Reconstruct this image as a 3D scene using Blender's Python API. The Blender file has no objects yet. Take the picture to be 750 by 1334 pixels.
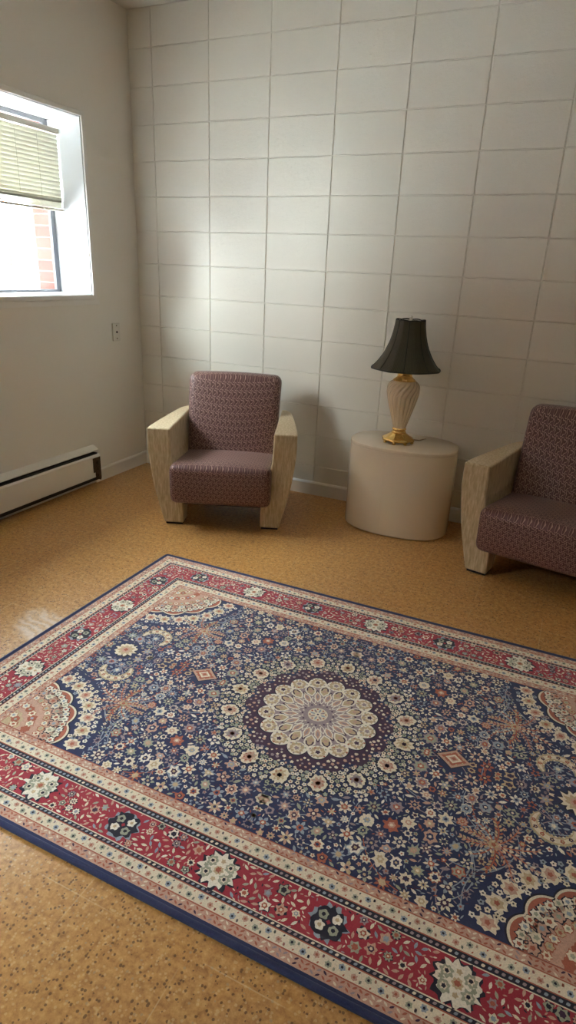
import bpy, bmesh, math, random
from mathutils import Matrix, Vector

C = bpy.context.scene.collection
PI = math.pi

# ------------------------------------------------------------------ materials
def new_mat(name):
    m = bpy.data.materials.new(name); m.use_nodes = True
    nt = m.node_tree; nt.nodes.clear()
    out = nt.nodes.new('ShaderNodeOutputMaterial')
    b = nt.nodes.new('ShaderNodeBsdfPrincipled')
    nt.links.new(b.outputs[0], out.inputs[0])
    return m, nt, b, out

class G:
    """small node-graph helper"""
    def __init__(s, nt): s.nt = nt
    def n(s, t, **kw):
        x = s.nt.nodes.new(t)
        for k, v in kw.items(): setattr(x, k, v)
        return x
    def l(s, a, b): s.nt.links.new(a, b)
    def val(s, inp, v):
        if hasattr(v, 'is_output') or isinstance(v, bpy.types.NodeSocket): s.l(v, inp)
        else: inp.default_value = v
    def math(s, op, a, b=0.0, c=None):
        x = s.n('ShaderNodeMath', operation=op)
        s.val(x.inputs[0], a); s.val(x.inputs[1], b)
        if c is not None: s.val(x.inputs[2], c)
        return x.outputs[0]
    def mix(s, fac, a, b):
        x = s.n('ShaderNodeMix', data_type='RGBA')
        s.val(x.inputs[0], fac); s.val(x.inputs[6], a); s.val(x.inputs[7], b)
        return x.outputs[2]
    def coord(s, which='Object'):
        return s.n('ShaderNodeTexCoord').outputs[which]
    def map(s, vec, scale=(1,1,1), loc=(0,0,0), rot=(0,0,0)):
        x = s.n('ShaderNodeMapping'); s.l(vec, x.inputs[0])
        x.inputs['Scale'].default_value = scale; x.inputs['Location'].default_value = loc; x.inputs['Rotation'].default_value = rot
        return x.outputs[0]
    def noise(s, vec, scale, detail=3, rough=.5, dist=0):
        x = s.n('ShaderNodeTexNoise'); s.l(vec, x.inputs['Vector'])
        x.inputs['Scale'].default_value = scale; x.inputs['Detail'].default_value = detail
        x.inputs['Roughness'].default_value = rough; x.inputs['Distortion'].default_value = dist
        return x.outputs[0]
    def vor(s, vec, scale, feature='F1', out='Distance', rnd=1):
        x = s.n('ShaderNodeTexVoronoi', feature=feature); s.l(vec, x.inputs['Vector'])
        x.inputs['Scale'].default_value = scale; x.inputs['Randomness'].default_value = rnd
        return x.outputs[out]
    def ramp(s, fac, stops, interp='LINEAR'):
        x = s.n('ShaderNodeValToRGB'); s.l(fac, x.inputs[0]); cr = x.color_ramp; cr.interpolation = interp
        while len(cr.elements) < len(stops): cr.elements.new(0.5)
        for e, (p, c) in zip(cr.elements, stops):
            e.position = p; e.color = c if len(c) == 4 else (*c, 1)
        return x.outputs[0]
    def step(s, v, lo, hi):
        x = s.n('ShaderNodeMapRange', interpolation_type='SMOOTHSTEP')
        s.val(x.inputs[0], v); x.inputs[1].default_value = lo; x.inputs[2].default_value = hi
        return x.outputs[0]
    def bump(s, h, strength=.3, dist=.002, nrm=None):
        x = s.n('ShaderNodeBump'); s.l(h, x.inputs['Height'])
        x.inputs['Strength'].default_value = strength; x.inputs['Distance'].default_value = dist
        if nrm is not None: s.l(nrm, x.inputs['Normal'])
        return x.outputs[0]
    def sep(s, v):
        x = s.n('ShaderNodeSeparateXYZ'); s.l(v, x.inputs[0]); return x.outputs
    def comb(s, a, b, c):
        x = s.n('ShaderNodeCombineXYZ')
        for i, v in enumerate((a, b, c)): s.val(x.inputs[i], v)
        return x.outputs[0]

def c4(c): return (*c, 1)

def simple(name, col, rough=.5, metal=0, var=.08, nscale=40, bump=.0, bdist=.001, coat=0, sheen=0):
    m, nt, b, _ = new_mat(name); g = G(nt); v = g.coord()
    n = g.noise(v, nscale, 4)
    g.l(g.mix(n, c4([x*(1-var) for x in col]), c4([min(1, x*(1+var)) for x in col])), b.inputs['Base Color'])
    b.inputs['Roughness'].default_value = rough; b.inputs['Metallic'].default_value = metal
    b.inputs['Coat Weight'].default_value = coat; b.inputs['Coat Roughness'].default_value = .12
    b.inputs['Sheen Weight'].default_value = sheen
    if bump: g.l(g.bump(n, bump, bdist), b.inputs['Normal'])
    return m

WALLC = (.73, .695, .605)
def mat_block():
    m, nt, b, _ = new_mat('painted_block'); g = G(nt); v = g.coord()
    n1 = g.noise(v, 3.5, 3); n2 = g.noise(v, 48, 4, .6); n3 = g.noise(v, 240, 2)
    h = g.math('ADD', g.math('MULTIPLY', n2, .75), g.math('MULTIPLY', n3, .35))
    pit = g.step(g.vor(v, 28), .0, .12)
    h = g.math('ADD', h, g.math('MULTIPLY', pit, .25))
    g.l(g.mix(n1, c4([x*.965 for x in WALLC]), c4(WALLC)), b.inputs['Base Color'])
    b.inputs['Roughness'].default_value = .42
    g.l(g.bump(h, .9, .0034), b.inputs['Normal'])
    return m
def mat_plaster():
    m, nt, b, _ = new_mat('painted_plaster'); g = G(nt); v = g.coord()
    n1 = g.noise(v, 2.2, 4); n2 = g.noise(v, 130, 3)
    g.l(g.mix(n1, (.78, .755, .69, 1), (.82, .795, .73, 1)), b.inputs['Base Color'])
    b.inputs['Roughness'].default_value = .5
    g.l(g.bump(n2, .12, .001), b.inputs['Normal'])
    return m
def mat_cork():
    m, nt, b, _ = new_mat('cork_tile'); g = G(nt); v = g.coord()
    big = g.noise(v, 1.6, 3); med = g.noise(v, 55, 5, .7)
    base = g.ramp(med, [(.30, (.29, .122, .030)), (.50, (.52, .262, .076)), (.70, (.69, .405, .155))])
    base = g.mix(g.math('MULTIPLY', big, .35), base, (.43, .215, .06, 1))
    gr = g.vor(v, 150, out='Color'); gs = g.sep(gr)
    d = g.vor(v, 150)
    dark = g.math('MULTIPLY', g.math('GREATER_THAN', gs[0], .86), g.math('LESS_THAN', d, .5))
    light = g.math('MULTIPLY', g.math('GREATER_THAN', gs[1], .82), g.math('LESS_THAN', d, .5))
    base = g.mix(g.math('MULTIPLY', dark, .75), base, (.095, .042, .016, 1))
    base = g.mix(g.math('MULTIPLY', light, .5), base, (.68, .47, .24, 1))
    # tile joints, 305 mm grid
    s = g.sep(v)
    jx = g.math('ABSOLUTE', g.math('SUBTRACT', g.math('FRACT', g.math('ADD', g.math('DIVIDE', g.math('SUBTRACT', s[0], 2.03), .305), 20.5)), .5))
    jy = g.math('ABSOLUTE', g.math('SUBTRACT', g.math('FRACT', g.math('ADD', g.math('DIVIDE', g.math('SUBTRACT', s[1], -1.72), .305), 30.5)), .5))
    j = g.math('LESS_THAN', g.math('MINIMUM', jx, jy), .0045)
    jn = g.math('MULTIPLY', j, g.step(g.noise(v, 6, 2), .40, .62))
    base = g.mix(g.math('MULTIPLY', jn, .42), base, (.72, .55, .33, 1))
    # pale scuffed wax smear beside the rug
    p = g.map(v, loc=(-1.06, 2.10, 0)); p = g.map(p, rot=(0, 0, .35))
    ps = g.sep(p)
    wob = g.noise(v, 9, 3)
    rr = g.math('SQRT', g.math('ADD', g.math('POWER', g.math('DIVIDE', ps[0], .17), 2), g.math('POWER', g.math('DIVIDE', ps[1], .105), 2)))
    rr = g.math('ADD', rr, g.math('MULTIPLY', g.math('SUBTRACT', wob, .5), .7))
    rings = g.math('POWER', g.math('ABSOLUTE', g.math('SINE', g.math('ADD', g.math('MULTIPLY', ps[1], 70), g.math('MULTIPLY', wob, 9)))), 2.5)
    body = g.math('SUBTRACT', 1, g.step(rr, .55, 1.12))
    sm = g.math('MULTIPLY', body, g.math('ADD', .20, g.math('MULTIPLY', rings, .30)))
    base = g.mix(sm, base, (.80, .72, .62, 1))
    g.l(base, b.inputs['Base Color'])
    b.inputs['Roughness'].default_value = .36
    rn = g.noise(v, 7, 3)
    g.l(g.math('ADD', .24, g.math('MULTIPLY', rn, .14)), b.inputs['Roughness'])
    g.l(g.bump(med, .10, .001), b.inputs['Normal'])
    return m
def mat_fabric():
    m, nt, b, _ = new_mat('plum_pinwheel_fabric'); g = G(nt); v = g.coord(); s = g.sep(v)
    U = s[0]; W = g.math('SUBTRACT', s[2], s[1])
    k = 2*PI/.0265
    def wave(ang, kk, ph=0):
        a = g.math('ADD', g.math('MULTIPLY', U, kk*math.cos(ang)), g.math('MULTIPLY', W, kk*math.sin(ang)))
        return g.math('SINE', g.math('ADD', a, ph))
    a = [wave(x, k) for x in (PI/2, PI/2+2*PI/3, PI/2+4*PI/3)]
    c = [wave(x, k*1.732, .6) for x in (0, 2*PI/3, 4*PI/3)]
    f1 = g.math('ADD', g.math('ADD', a[0], a[1]), a[2]); f2 = g.math('ADD', g.math('ADD', c[0], c[1]), c[2])
    f = g.math('ADD', f1, g.math('MULTIPLY', f2, .85))
    st = g.math('ABSOLUTE', f)
    line = g.math('SUBTRACT', 1, g.step(st, .35, .95))
    wv = g.noise(g.map(v, (1, 1, 1)), 700, 2)
    col = g.mix(line, (.100, .036, .030, 1), (.46, .285, .235, 1))
    blot = g.step(f, 1.2, 2.2)
    col = g.mix(g.math('MULTIPLY', blot, .6), col, (.15, .065, .065, 1))
    col = g.mix(g.math('MULTIPLY', wv, .3), col, (.10, .05, .045, 1))
    g.l(col, b.inputs['Base Color'])
    b.inputs['Roughness'].default_value = .48
    b.inputs['Sheen Weight'].default_value = .08; b.inputs['Sheen Roughness'].default_value = .4
    g.l(g.bump(g.math('ADD', wv, line), .25, .0008), b.inputs['Normal'])
    return m
def mat_velour():
    m, nt, b, _ = new_mat('beige_chenille'); g = G(nt); v = g.coord()
    st = g.noise(g.map(v, (90, 90, 14)), 1.0, 4, .65)
    fine = g.noise(v, 420, 2)
    big = g.noise(v, 6, 3)
    col = g.ramp(st, [(.28, (.36, .26, .135)), (.52, (.56, .44, .265)), (.74, (.78, .66, .46))])
    col = g.mix(g.math('MULTIPLY', big, .25), col, (.48, .36, .20, 1))
    g.l(col, b.inputs['Base Color'])
    b.inputs['Roughness'].default_value = .75
    b.inputs['Sheen Weight'].default_value = .35; b.inputs['Sheen Roughness'].default_value = .35
    b.inputs['Sheen Tint'].default_value = (1, .95, .85, 1)
    g.l(g.bump(g.math('ADD', st, g.math('MULTIPLY', fine, .5)), .35, .0015), b.inputs['Normal'])
    return m
def mat_shade():
    m, nt, b, _ = new_mat('dark_green_shade_cloth'); g = G(nt); v = g.coord(); s = g.sep(v)
    th = g.math('MULTIPLY', g.math('ARCTAN2', s[1], s[0]), 60/(2*PI)*2*PI/2)
    z = g.math('MULTIPLY', s[2], 2*PI/.009)
    w = g.math('MULTIPLY', g.math('SINE', g.math('ADD', g.math('MULTIPLY', th, 2), z)), g.math('SINE', g.math('SUBTRACT', g.math('MULTIPLY', th, 2), z)))
    f = g.step(w, .0, .6)
    g.l(g.mix(f, (.032, .029, .013, 1), (.088, .080, .045, 1)), b.inputs['Base Color'])
    b.inputs['Roughness'].default_value = .55; b.inputs['Sheen Weight'].default_value = .03
    g.l(g.bump(f, .2, .0006), b.inputs['Normal'])
    return m
def mat_brick(nm, offs, sh, k=1):
    m, nt, b, _ = new_mat(nm); g = G(nt); v = g.coord(); s = g.sep(v)
    uv = g.comb(g.math('ADD', g.math('ADD', s[0], s[1]), sh), s[2], 0)
    t = g.n('ShaderNodeTexBrick', offset=offs); g.l(uv, t.inputs['Vector'])
    t.inputs['Color1'].default_value = (.085*k, .024*k, .015*k, 1); t.inputs['Color2'].default_value = (.125*k, .042*k, .027*k, 1)
    t.inputs['Mortar'].default_value = (.20*k, .15*k, .12*k, 1); t.inputs['Scale'].default_value = 1
    t.inputs['Mortar Size'].default_value = .003; t.inputs['Brick Width'].default_value = .203; t.inputs['Row Height'].default_value = .0676
    n = g.noise(v, 90, 4)
    g.l(g.mix(g.math('MULTIPLY', n, .35), t.outputs['Color'], (.08, .025, .018, 1)), b.inputs['Base Color'])
    b.inputs['Roughness'].default_value = .9
    g.l(g.bump(g.math('SUBTRACT', 1, t.outputs['Fac']), .5, .004), b.inputs['Normal'])
    return m
def mat_slat():
    m, nt, b, out = new_mat('cream_blind_slat'); g = G(nt)
    tr = g.n('ShaderNodeBsdfTranslucent'); tr.inputs[0].default_value = (.86, .85, .73, 1)
    n = g.noise(g.coord(), 30, 2)
    g.l(g.mix(n, (.76, .75, .65, 1), (.80, .79, .69, 1)), b.inputs['Base Color']); b.inputs['Roughness'].default_value = .4
    mx = g.n('ShaderNodeMixShader'); mx.inputs[0].default_value = .10
    g.l(b.outputs[0], mx.inputs[1]); g.l(tr.outputs[0], mx.inputs[2]); g.l(mx.outputs[0], out.inputs[0])
    return m
def mat_glass():
    m, nt, b, out = new_mat('clear_window_glass'); g = G(nt)
    nt.nodes.remove(b)
    tr = g.n('ShaderNodeBsdfTransparent'); tr.inputs[0].default_value = (.95, .97, .96, 1)
    gl = g.n('ShaderNodeBsdfGlossy'); gl.inputs['Roughness'].default_value = .01
    lw = g.n('ShaderNodeLayerWeight'); lw.inputs[0].default_value = .5
    fr = g.math('ADD', .03, g.math('MULTIPLY', g.math('POWER', lw.outputs['Facing'], 5.0), .7))
    mx = g.n('ShaderNodeMixShader'); g.l(fr, mx.inputs[0])
    g.l(tr.outputs[0], mx.inputs[1]); g.l(gl.outputs[0], mx.inputs[2]); g.l(mx.outputs[0], out.inputs[0])
    return m
def mat_yarn(name, col, var=.42):
    m, nt, b, _ = new_mat(name); g = G(nt); v = g.coord()
    n = g.noise(v, 260, 3, .7); n2 = g.noise(v, 26, 2)
    a = g.mix(n, c4([x*(1-var) for x in col]), c4([x*(1+var) for x in col]))
    a = g.mix(g.math('MULTIPLY', n2, .12), a, (.30, .24, .22, 1))
    g.l(a, b.inputs['Base Color'])
    b.inputs['Roughness'].default_value = .85; b.inputs['Specular IOR Level'].default_value = .15
    b.inputs['Sheen Weight'].default_value = .3; b.inputs['Sheen Roughness'].default_value = .45
    g.l(g.bump(n, .4, .002), b.inputs['Normal'])
    return m

M = dict(
    block=mat_block(), plaster=mat_plaster(), cork=mat_cork(), fabric=mat_fabric(), velour=mat_velour(),
    shade=mat_shade(), brick=mat_brick('red_brick', .5, 0, .5), jambbrick=mat_brick('red_brick_corner', 0, .1), slat=mat_slat(), glass=mat_glass(),
    trim=simple('white_trim_paint', (.80, .79, .75), .38, var=.03, nscale=12, bump=.05),
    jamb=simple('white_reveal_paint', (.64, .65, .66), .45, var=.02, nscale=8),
    heater=simple('white_enamel', (.80, .78, .72), .32, var=.03, nscale=9),
    heater_dark=simple('heater_dark_inside', (.03, .026, .022), .7),
    bracket=simple('bronzed_bracket', (.11, .07, .035), .45, metal=.6, var=.5, nscale=90, bump=.2),
    plate=simple('ivory_plate', (.72, .70, .64), .35, var=.03),
    black=simple('black_socket', (.02, .018, .016), .5),
    table=simple('cream_lacquer', (.76, .665, .51), .2, var=.035, nscale=5, coat=.35),
    ceramic=simple('ivory_glazed_ceramic', (.76, .655, .47), .14, var=.03, nscale=7, coat=.6),
    brass=simple('polished_brass', (.86, .58, .20), .17, metal=1, var=.08, nscale=30),
    lining=simple('white_shade_lining', (.80, .77, .70), .7),
    seam=simple('dark_seam_braid', (.012, .014, .010), .6),
    cord=simple('brown_lamp_cord', (.34, .22, .10), .45),
    glide=simple('black_foot_glide', (.02, .016, .014), .5),
    deck=simple('brown_dust_cover', (.055, .038, .030), .9),
    alu=simple('grey_sash_metal', (.13, .135, .15), .4, metal=.0, var=.05),
    rail=simple('tan_blind_rail', (.44, .40, .31), .4, var=.05),
    cordw=simple('white_blind_cord', (.80, .80, .76), .7),
    shadowgrey=simple('grey_shadow_line', (.20, .19, .18), .8),
    tan=simple('tan_wall_paint', (.36, .285, .20), .6, var=.04, nscale=4),
    ceiling=simple('ceiling_paint', (.62, .59, .52), .8, var=.02),
    snow=simple('pale_snow', (.88, .89, .91), .9, var=.03, nscale=2, bump=.1, bdist=.02),
    stucco=simple('pale_stucco', (.82, .80, .70), .9, var=.05, nscale=8, bump=.1, bdist=.01),
    roofing=simple('grey_coping', (.35, .35, .36), .8),
)

# ------------------------------------------------------------------ mesh helpers
def link(name, bm, mat, parent=None, smooth=False, loc=None):
    me = bpy.data.meshes.new(name)
    bmesh.ops.recalc_face_normals(bm, faces=bm.faces)
    bm.to_mesh(me); bm.free()
    for m in (mat if isinstance(mat, (list, tuple)) else [mat]): me.materials.append(m)
    if smooth:
        for p in me.polygons: p.use_smooth = True
    o = bpy.data.objects.new(name, me); C.objects.link(o)
    if parent is not None: o.parent = parent
    if loc: o.location = loc
    return o
def tag(o, label, cat, group=None, kind=None):
    o['label'] = label; o['category'] = cat
    if group: o['group'] = group
    if kind: o['kind'] = kind
    return o
def struct(o, label, cat): return tag(o, label, cat, kind='structure')
def thing(name, label, cat, loc=(0, 0, 0), rz=0, group=None):
    o = bpy.data.objects.new(name, None); C.objects.link(o)
    o.location = loc; o.rotation_euler = (0, 0, rz); o.empty_display_size = .1
    return tag(o, label, cat, group)
def box(bm, x0, x1, y0, y1, z0, z1, mi=0):
    v = [bm.verts.new((x, y, z)) for x in (x0, x1) for y in (y0, y1) for z in (z0, z1)]
    for f in ((0,1,3,2), (4,6,7,5), (0,4,5,1), (2,3,7,6), (0,2,6,4), (1,5,7,3)):
        bm.faces.new([v[i] for i in f]).material_index = mi
    return v
def bevel(o, w=.003, seg=2, ang=30):
    m = o.modifiers.new('bevel', 'BEVEL'); m.width = w; m.segments = seg
    m.limit_method = 'ANGLE'; m.angle_limit = math.radians(ang); m.harden_normals = False
    return o
def boxes(name, lst, mat, parent=None, bev=.003):
    bm = bmesh.new()
    for b in lst: box(bm, *b)
    o = link(name, bm, mat, parent)
    if bev: bevel(o, bev)
    return o
def prism_y(bm, prof, y0, y1):
    """extrude an x,z outline along y"""
    a = [bm.verts.new((x, y0, z)) for x, z in prof]; b = [bm.verts.new((x, y1, z)) for x, z in prof]
    n = len(prof)
    for i in range(n): bm.faces.new((a[i], a[(i+1) % n], b[(i+1) % n], b[i]))
    bm.faces.new(a[::-1]); bm.faces.new(b)
def lathe(bm, prof, n=48, rfun=None, cap0=True, cap1=True):
    rings = []
    for r, z in prof:
        ring = []
        for k in range(n):
            t = 2*PI*k/n; rr = rfun(r, z, t) if rfun else r
            ring.append(bm.verts.new((rr*math.cos(t), rr*math.sin(t), z)))
        rings.append(ring)
    for a, b in zip(rings, rings[1:]):
        for k in range(n): bm.faces.new((a[k], a[(k+1) % n], b[(k+1) % n], b[k]))
    if cap0: bm.faces.new(rings[0][::-1])
    if cap1: bm.faces.new(rings[-1])
def tube(bm, pts, r, n=8):
    pts = [Vector(p) for p in pts]; rings = []
    for i, p in enumerate(pts):
        d = (pts[min(i+1, len(pts)-1)]-pts[max(i-1, 0)]).normalized()
        a = d.orthogonal().normalized() if i == 0 else (rings[-1][1] - d*rings[-1][1].dot(d)).normalized()
        b = d.cross(a)
        rr = r[i] if isinstance(r, (list, tuple)) else r
        rings.append(([bm.verts.new(p+(a*math.cos(2*PI*k/n)+b*math.sin(2*PI*k/n))*rr) for k in range(n)], a))
    for (a, _), (b, _) in zip(rings, rings[1:]):
        for k in range(n): bm.faces.new((a[k], a[(k+1) % n], b[(k+1) % n], b[k]))
    bm.faces.new(rings[0][0][::-1]); bm.faces.new(rings[-1][0])
def interp(tab, x):
    if x <= tab[0][0]: return tab[0][1]
    for (a, u), (b, w) in zip(tab, tab[1:]):
        if x <= b: return u+(w-u)*(x-a)/(b-a)
    return tab[-1][1]
def spline(tab, n):
    """smooth resample of (z, r) knots by Catmull-Rom -> [(r, z)]"""
    out = []
    P = [tab[0]]+list(tab)+[tab[-1]]
    for i in range(1, len(P)-2):
        for k in range(n):
            t = k/n; q = []
            for d in (0, 1):
                p0, p1, p2, p3 = P[i-1][d], P[i][d], P[i+1][d], P[i+2][d]
                q.append(.5*(2*p1+(p2-p0)*t+(2*p0-5*p1+4*p2-p3)*t*t+(3*p1-p0-3*p2+p3)*t**3))
            out.append((q[1], q[0]))
    out.append((tab[-1][1], tab[-1][0]))
    return out
def cushion(name, hx, hy, hz, r, deform, mat, parent, k=4, mid=9):
    """rounded box, half sizes h, corner radius r, then every point through deform()"""
    def axis(h):
        a = [-h + r*(1-math.cos(PI/2*i/k)) for i in range(k)]
        m = [(-h+r)+(2*h-2*r)*i/mid for i in range(mid+1)]
        return a+m+[-x for x in a[::-1]]
    H = (hx, hy, hz); ax = [axis(h) for h in H]
    bm = bmesh.new(); cache = {}
    def vert(p):
        key = tuple(round(c, 5) for c in p)
        if key not in cache:
            inn = Vector([max(-h+r, min(h-r, c)) for c, h in zip(p, H)])
            d = Vector(p)-inn
            q = inn+d.normalized()*r if d.length > 1e-9 else Vector(p)
            cache[key] = bm.verts.new(deform(q))
        return cache[key]
    for a in range(3):
        b, c = [i for i in range(3) if i != a]
        for s in (-1, 1):
            for i in range(len(ax[b])-1):
                for j in range(len(ax[c])-1):
                    q = []
                    for di, dj in ((0, 0), (1, 0), (1, 1), (0, 1)):
                        p = [0, 0, 0]; p[a] = s*H[a]; p[b] = ax[b][i+di]; p[c] = ax[c][j+dj]; q.append(vert(p))
                    if len(set(q)) == 4: bm.faces.new(q)
    return link(name, bm, mat, parent, smooth=True)

# ------------------------------------------------------------------ the room
RX, RY, RH = 5.4, -5.6, 2.8448          # room extents (14 block courses high)
WT = .25                                # wall thickness to the sash
BW, BH, A0 = .4064, .2032, .177
WY0, WY1, WZ0, WZ1 = -1.85, -.466, 1.225, 2.20     # window_1
VY0, VY1 = -4.6, -3.25                              # window_2, behind the camera's shoulder

bm = bmesh.new(); box(bm, -.02, RX+.1, RY-.1, .1, -.12, 0)
struct(link('floor', bm, M['cork']), 'speckled tan cork tile floor', 'floor')
bm = bmesh.new(); box(bm, -.1, RX+.1, RY-.1, .1, RH, RH+.1)
struct(link('ceiling', bm, M['ceiling']), 'white painted ceiling above the room', 'ceiling')

# back wall: stack-bonded painted blocks, each face standing proud of the joints
bm = bmesh.new(); box(bm, -.1, RX+.1, .0046, .18, 0, RH)
rnd = random.Random(4)
x = A0-BW
cols = []
while x < RX: cols.append((max(0, x), min(RX, x+BW))); x += BW
for (xa, xb) in cols:
    for r in range(14):
        j = .0021; d = .0028
        za, zb = r*BH, (r+1)*BH
        y0 = rnd.uniform(-.0006, .0006); jj = j+rnd.uniform(-.0004, .0005)
        o = [(xa+jj, za+jj*.7), (xb-jj, za+jj*.7), (xb-jj, zb-jj*.7), (xa+jj, zb-jj*.7)]
        i = [(xa+jj+d, za+jj+d*.7), (xb-jj-d, za+jj+d*.7), (xb-jj-d, zb-jj-d*.7), (xa+jj+d, zb-jj-d*.7)]
        O = [bm.verts.new((a, .0050, b)) for a, b in o]; I = [bm.verts.new((a, y0, b)) for a, b in i]
        bm.faces.new(I[::-1])
        for k in range(4): bm.faces.new((O[k], I[k], I[(k+1) % 4], O[(k+1) % 4]))
struct(link('wall_back', bm, M['block']), 'cream painted concrete block wall in a stacked grid', 'wall')

# left wall with two window openings, right and front walls
bm = bmesh.new()
for (y0, y1, z0, z1) in ((WY1, .1, 0, RH), (VY1, WY0, 0, RH), (RY-.1, VY0, 0, RH),
                         (WY0, WY1, 0, WZ0), (WY0, WY1, WZ1, RH), (VY0, VY1, 0, WZ0), (VY0, VY1, WZ1, RH)):
    box(bm, -WT, 0, y0, y1, z0, z1)
struct(link('wall_left', bm, M['plaster']), 'smooth off-white plastered wall with the window', 'wall')
bm = bmesh.new()
for (y0, y1, z0, z1) in ((WY1, .3, -.1, RH), (VY1, WY0, -.1, RH), (RY-.1, VY0, -.1, RH),
                         (WY0, WY1, -.1, WZ0), (WY0, WY1, WZ1, RH), (VY0, VY1, -.1, WZ0), (VY0, VY1, WZ1, RH)):
    box(bm, -.44, -WT-.019, y0, y1, z0, z1)
bm2 = bmesh.new(); box(bm2, -5.2, -.46, -7.6, -7.0, .2, 3.5)  # added wall out of view, cuts slanting sky light near the corner
struct(link('light_blocker_wall', bm2, M['brick']), 'added unseen brick wall outside that blocks part of the sky light', 'wall')
struct(link('wall_outside', bm, M['jambbrick']), 'red brick outer face of the window wall', 'wall')
bm = bmesh.new(); box(bm, RX, RX+.1, RY-.1, .1, 0, RH)
struct(link('wall_right', bm, M['tan']), 'tan painted wall on the far side of the room', 'wall')
bm = bmesh.new(); box(bm, -.1, RX+.1, RY-.1, RY, 0, RH)
struct(link('wall_front', bm, M['tan']), 'tan painted wall facing the block wall', 'wall')

# baseboards
def base_prof(t, h): return [(0, 0), (t, 0), (t, h-.012), (t*.55, h-.002), (t*.3, h), (0, h)]
bm = bmesh.new(); prism_y(bm, base_prof(.014, .092), -.57, -.001)
struct(link('baseboard_left', bm, M['trim']), 'white baseboard between the heater and the corner', 'baseboard')
bm = bmesh.new()
prof = [(-t, z) for t, z in base_prof(.014, .092)]
a = [bm.verts.new((.014, y, z)) for y, z in prof]; b = [bm.verts.new((RX, y, z)) for y, z in prof]
for i in range(len(prof)): bm.faces.new((a[i], a[(i+1) % len(prof)], b[(i+1) % len(prof)], b[i]))
bm.faces.new(a); bm.faces.new(b[::-1])
struct(link('baseboard_back', bm, M['trim']), 'white baseboard along the block wall', 'baseboard')

# windows
def window(n, y0, y1, z0, z1, label):
    root = thing('window_%d' % n, label, 'window'); root['kind'] = 'structure'
    xs = -WT-.018
    f = [(xs, -WT, y1-.042, y1, z0, z1), (xs, -WT, y0, y0+.042, z0, z1),
         (xs, -WT, y0+.042, y1-.042, z0, z0+.022), (xs, -WT, y0+.042, y1-.042, z1-.03, z1)]
    mid = (y0+y1)/2
    f.append((xs+.002, -WT-.002, mid-.02, mid+.02, z0+.022, z1-.03))
    boxes('sash_frame', f, M['alu'], root, .002)
    bm = bmesh.new(); box(bm, xs+.009, xs+.013, y0+.04, y1-.04, z0+.02, z1-.028)
    link('pane', bm, M['glass'], root)
    # painted reveal lining on jambs, head and sill
    t = .006
    boxes('reveal', [(-WT, .001, y1-t, y1, z0, z1), (-WT, .001, y0, y0+t, z0, z1),
                     (-WT, .001, y0+t, y1-t, z1-t, z1), (-WT, .001, y0+t, y1-t, z0, z0+t)], M['jamb'], root, .001)
    # casing bead around the opening and the narrow apron under it
    w, d = .026, .012
    boxes('casing', [(0, d, y1-.002, y1+w, z0-w, z1+w), (0, d, y0-w, y0+.002, z0-w, z1+w),
                     (0, d, y0+.002, y1-.002, z0-w, z0+.001), (0, d, y0+.002, y1-.002, z1-.001, z1+w)], M['trim'], root, .003)
    g_ = .0022
    boxes('shadow_line', [(-.001, .0008, y1-.0065, y1-.0015, z0, z1), (-.001, .0008, y0+.0015, y0+.0065, z0, z1)], M['shadowgrey'], root, 0)  # grey strips painted as the shadow line between reveal and casing
    boxes('apron', [(0, .005, y0-.06, y1+.055, z0-.058, z0-w-.001)], M['trim'], root, .002)
    return root
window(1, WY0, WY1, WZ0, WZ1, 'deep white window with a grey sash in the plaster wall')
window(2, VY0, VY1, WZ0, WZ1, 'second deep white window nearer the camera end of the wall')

# venetian blind, half raised
bl = thing('venetian_blind', 'half raised cream slatted blind hanging inside the window', 'blind', (-.175, 0, 0))
by0, by1 = (WY0+WY1)/2+.03, WY1-.012
boxes('headrail', [(-.016, .016, by0, by1, 2.112, 2.14)], M['rail'], bl, .002)
bm = bmesh.new()
def slat(bm, z, tilt, w=.0255):
    c, s = math.cos(tilt), math.sin(tilt); n = 4; up = []; lo = []
    for i in range(n+1):
        q = (i/n-.5)*w; h = .0016*(1-(2*i/n-1)**2)
        for lst, e in ((up, .00035), (lo, -.00035)):
            x_, z_ = q, h+e
            lst.append((x_*c-z_*s, z+x_*s+z_*c))
    prism_y(bm, up+lo[::-1], by0+.004, by1-.002)
z = 2.094; k = 0
while z > 1.752:
    slat(bm, z, math.radians(72), .0262); z -= .0222
for i in range(17): slat(bm, 1.757-.0026*i, math.radians(-3))
link('slats', bm, M['slat'], bl)
boxes('bottom_rail', [(-.013, .013, by0, by1, 1.699, 1.711)], M['rail'], bl, .003)
for yy in (by1-.165, (by0+by1)/2, by0+.165):
    bm = bmesh.new()
    for sx in (-.0062, .0062):
        tube(bm, [(sx, yy, 2.114), (sx, yy, 1.70)], .0006, 6)
    tube(bm, [(.0135, yy-.006, 1.703), (.0135, yy+.006, 1.703)], .004, 8)
    link('ladder_cord', bm, M['slat'], bl)
bm = bmesh.new()
tube(bm, [(.018, by1-.01, 2.115), (.02, by1-.012, 1.9), (.022, by1-.016, 1.70), (.026, by1-.012, 1.56), (.027, by1-.011, 1.52)], .0012, 6)
tube(bm, [(.027, by1-.011, 1.525), (.027, by1-.011, 1.50)], [.0018, .005], 8)
link('pull_cord', bm, M['cordw'], bl)

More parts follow.
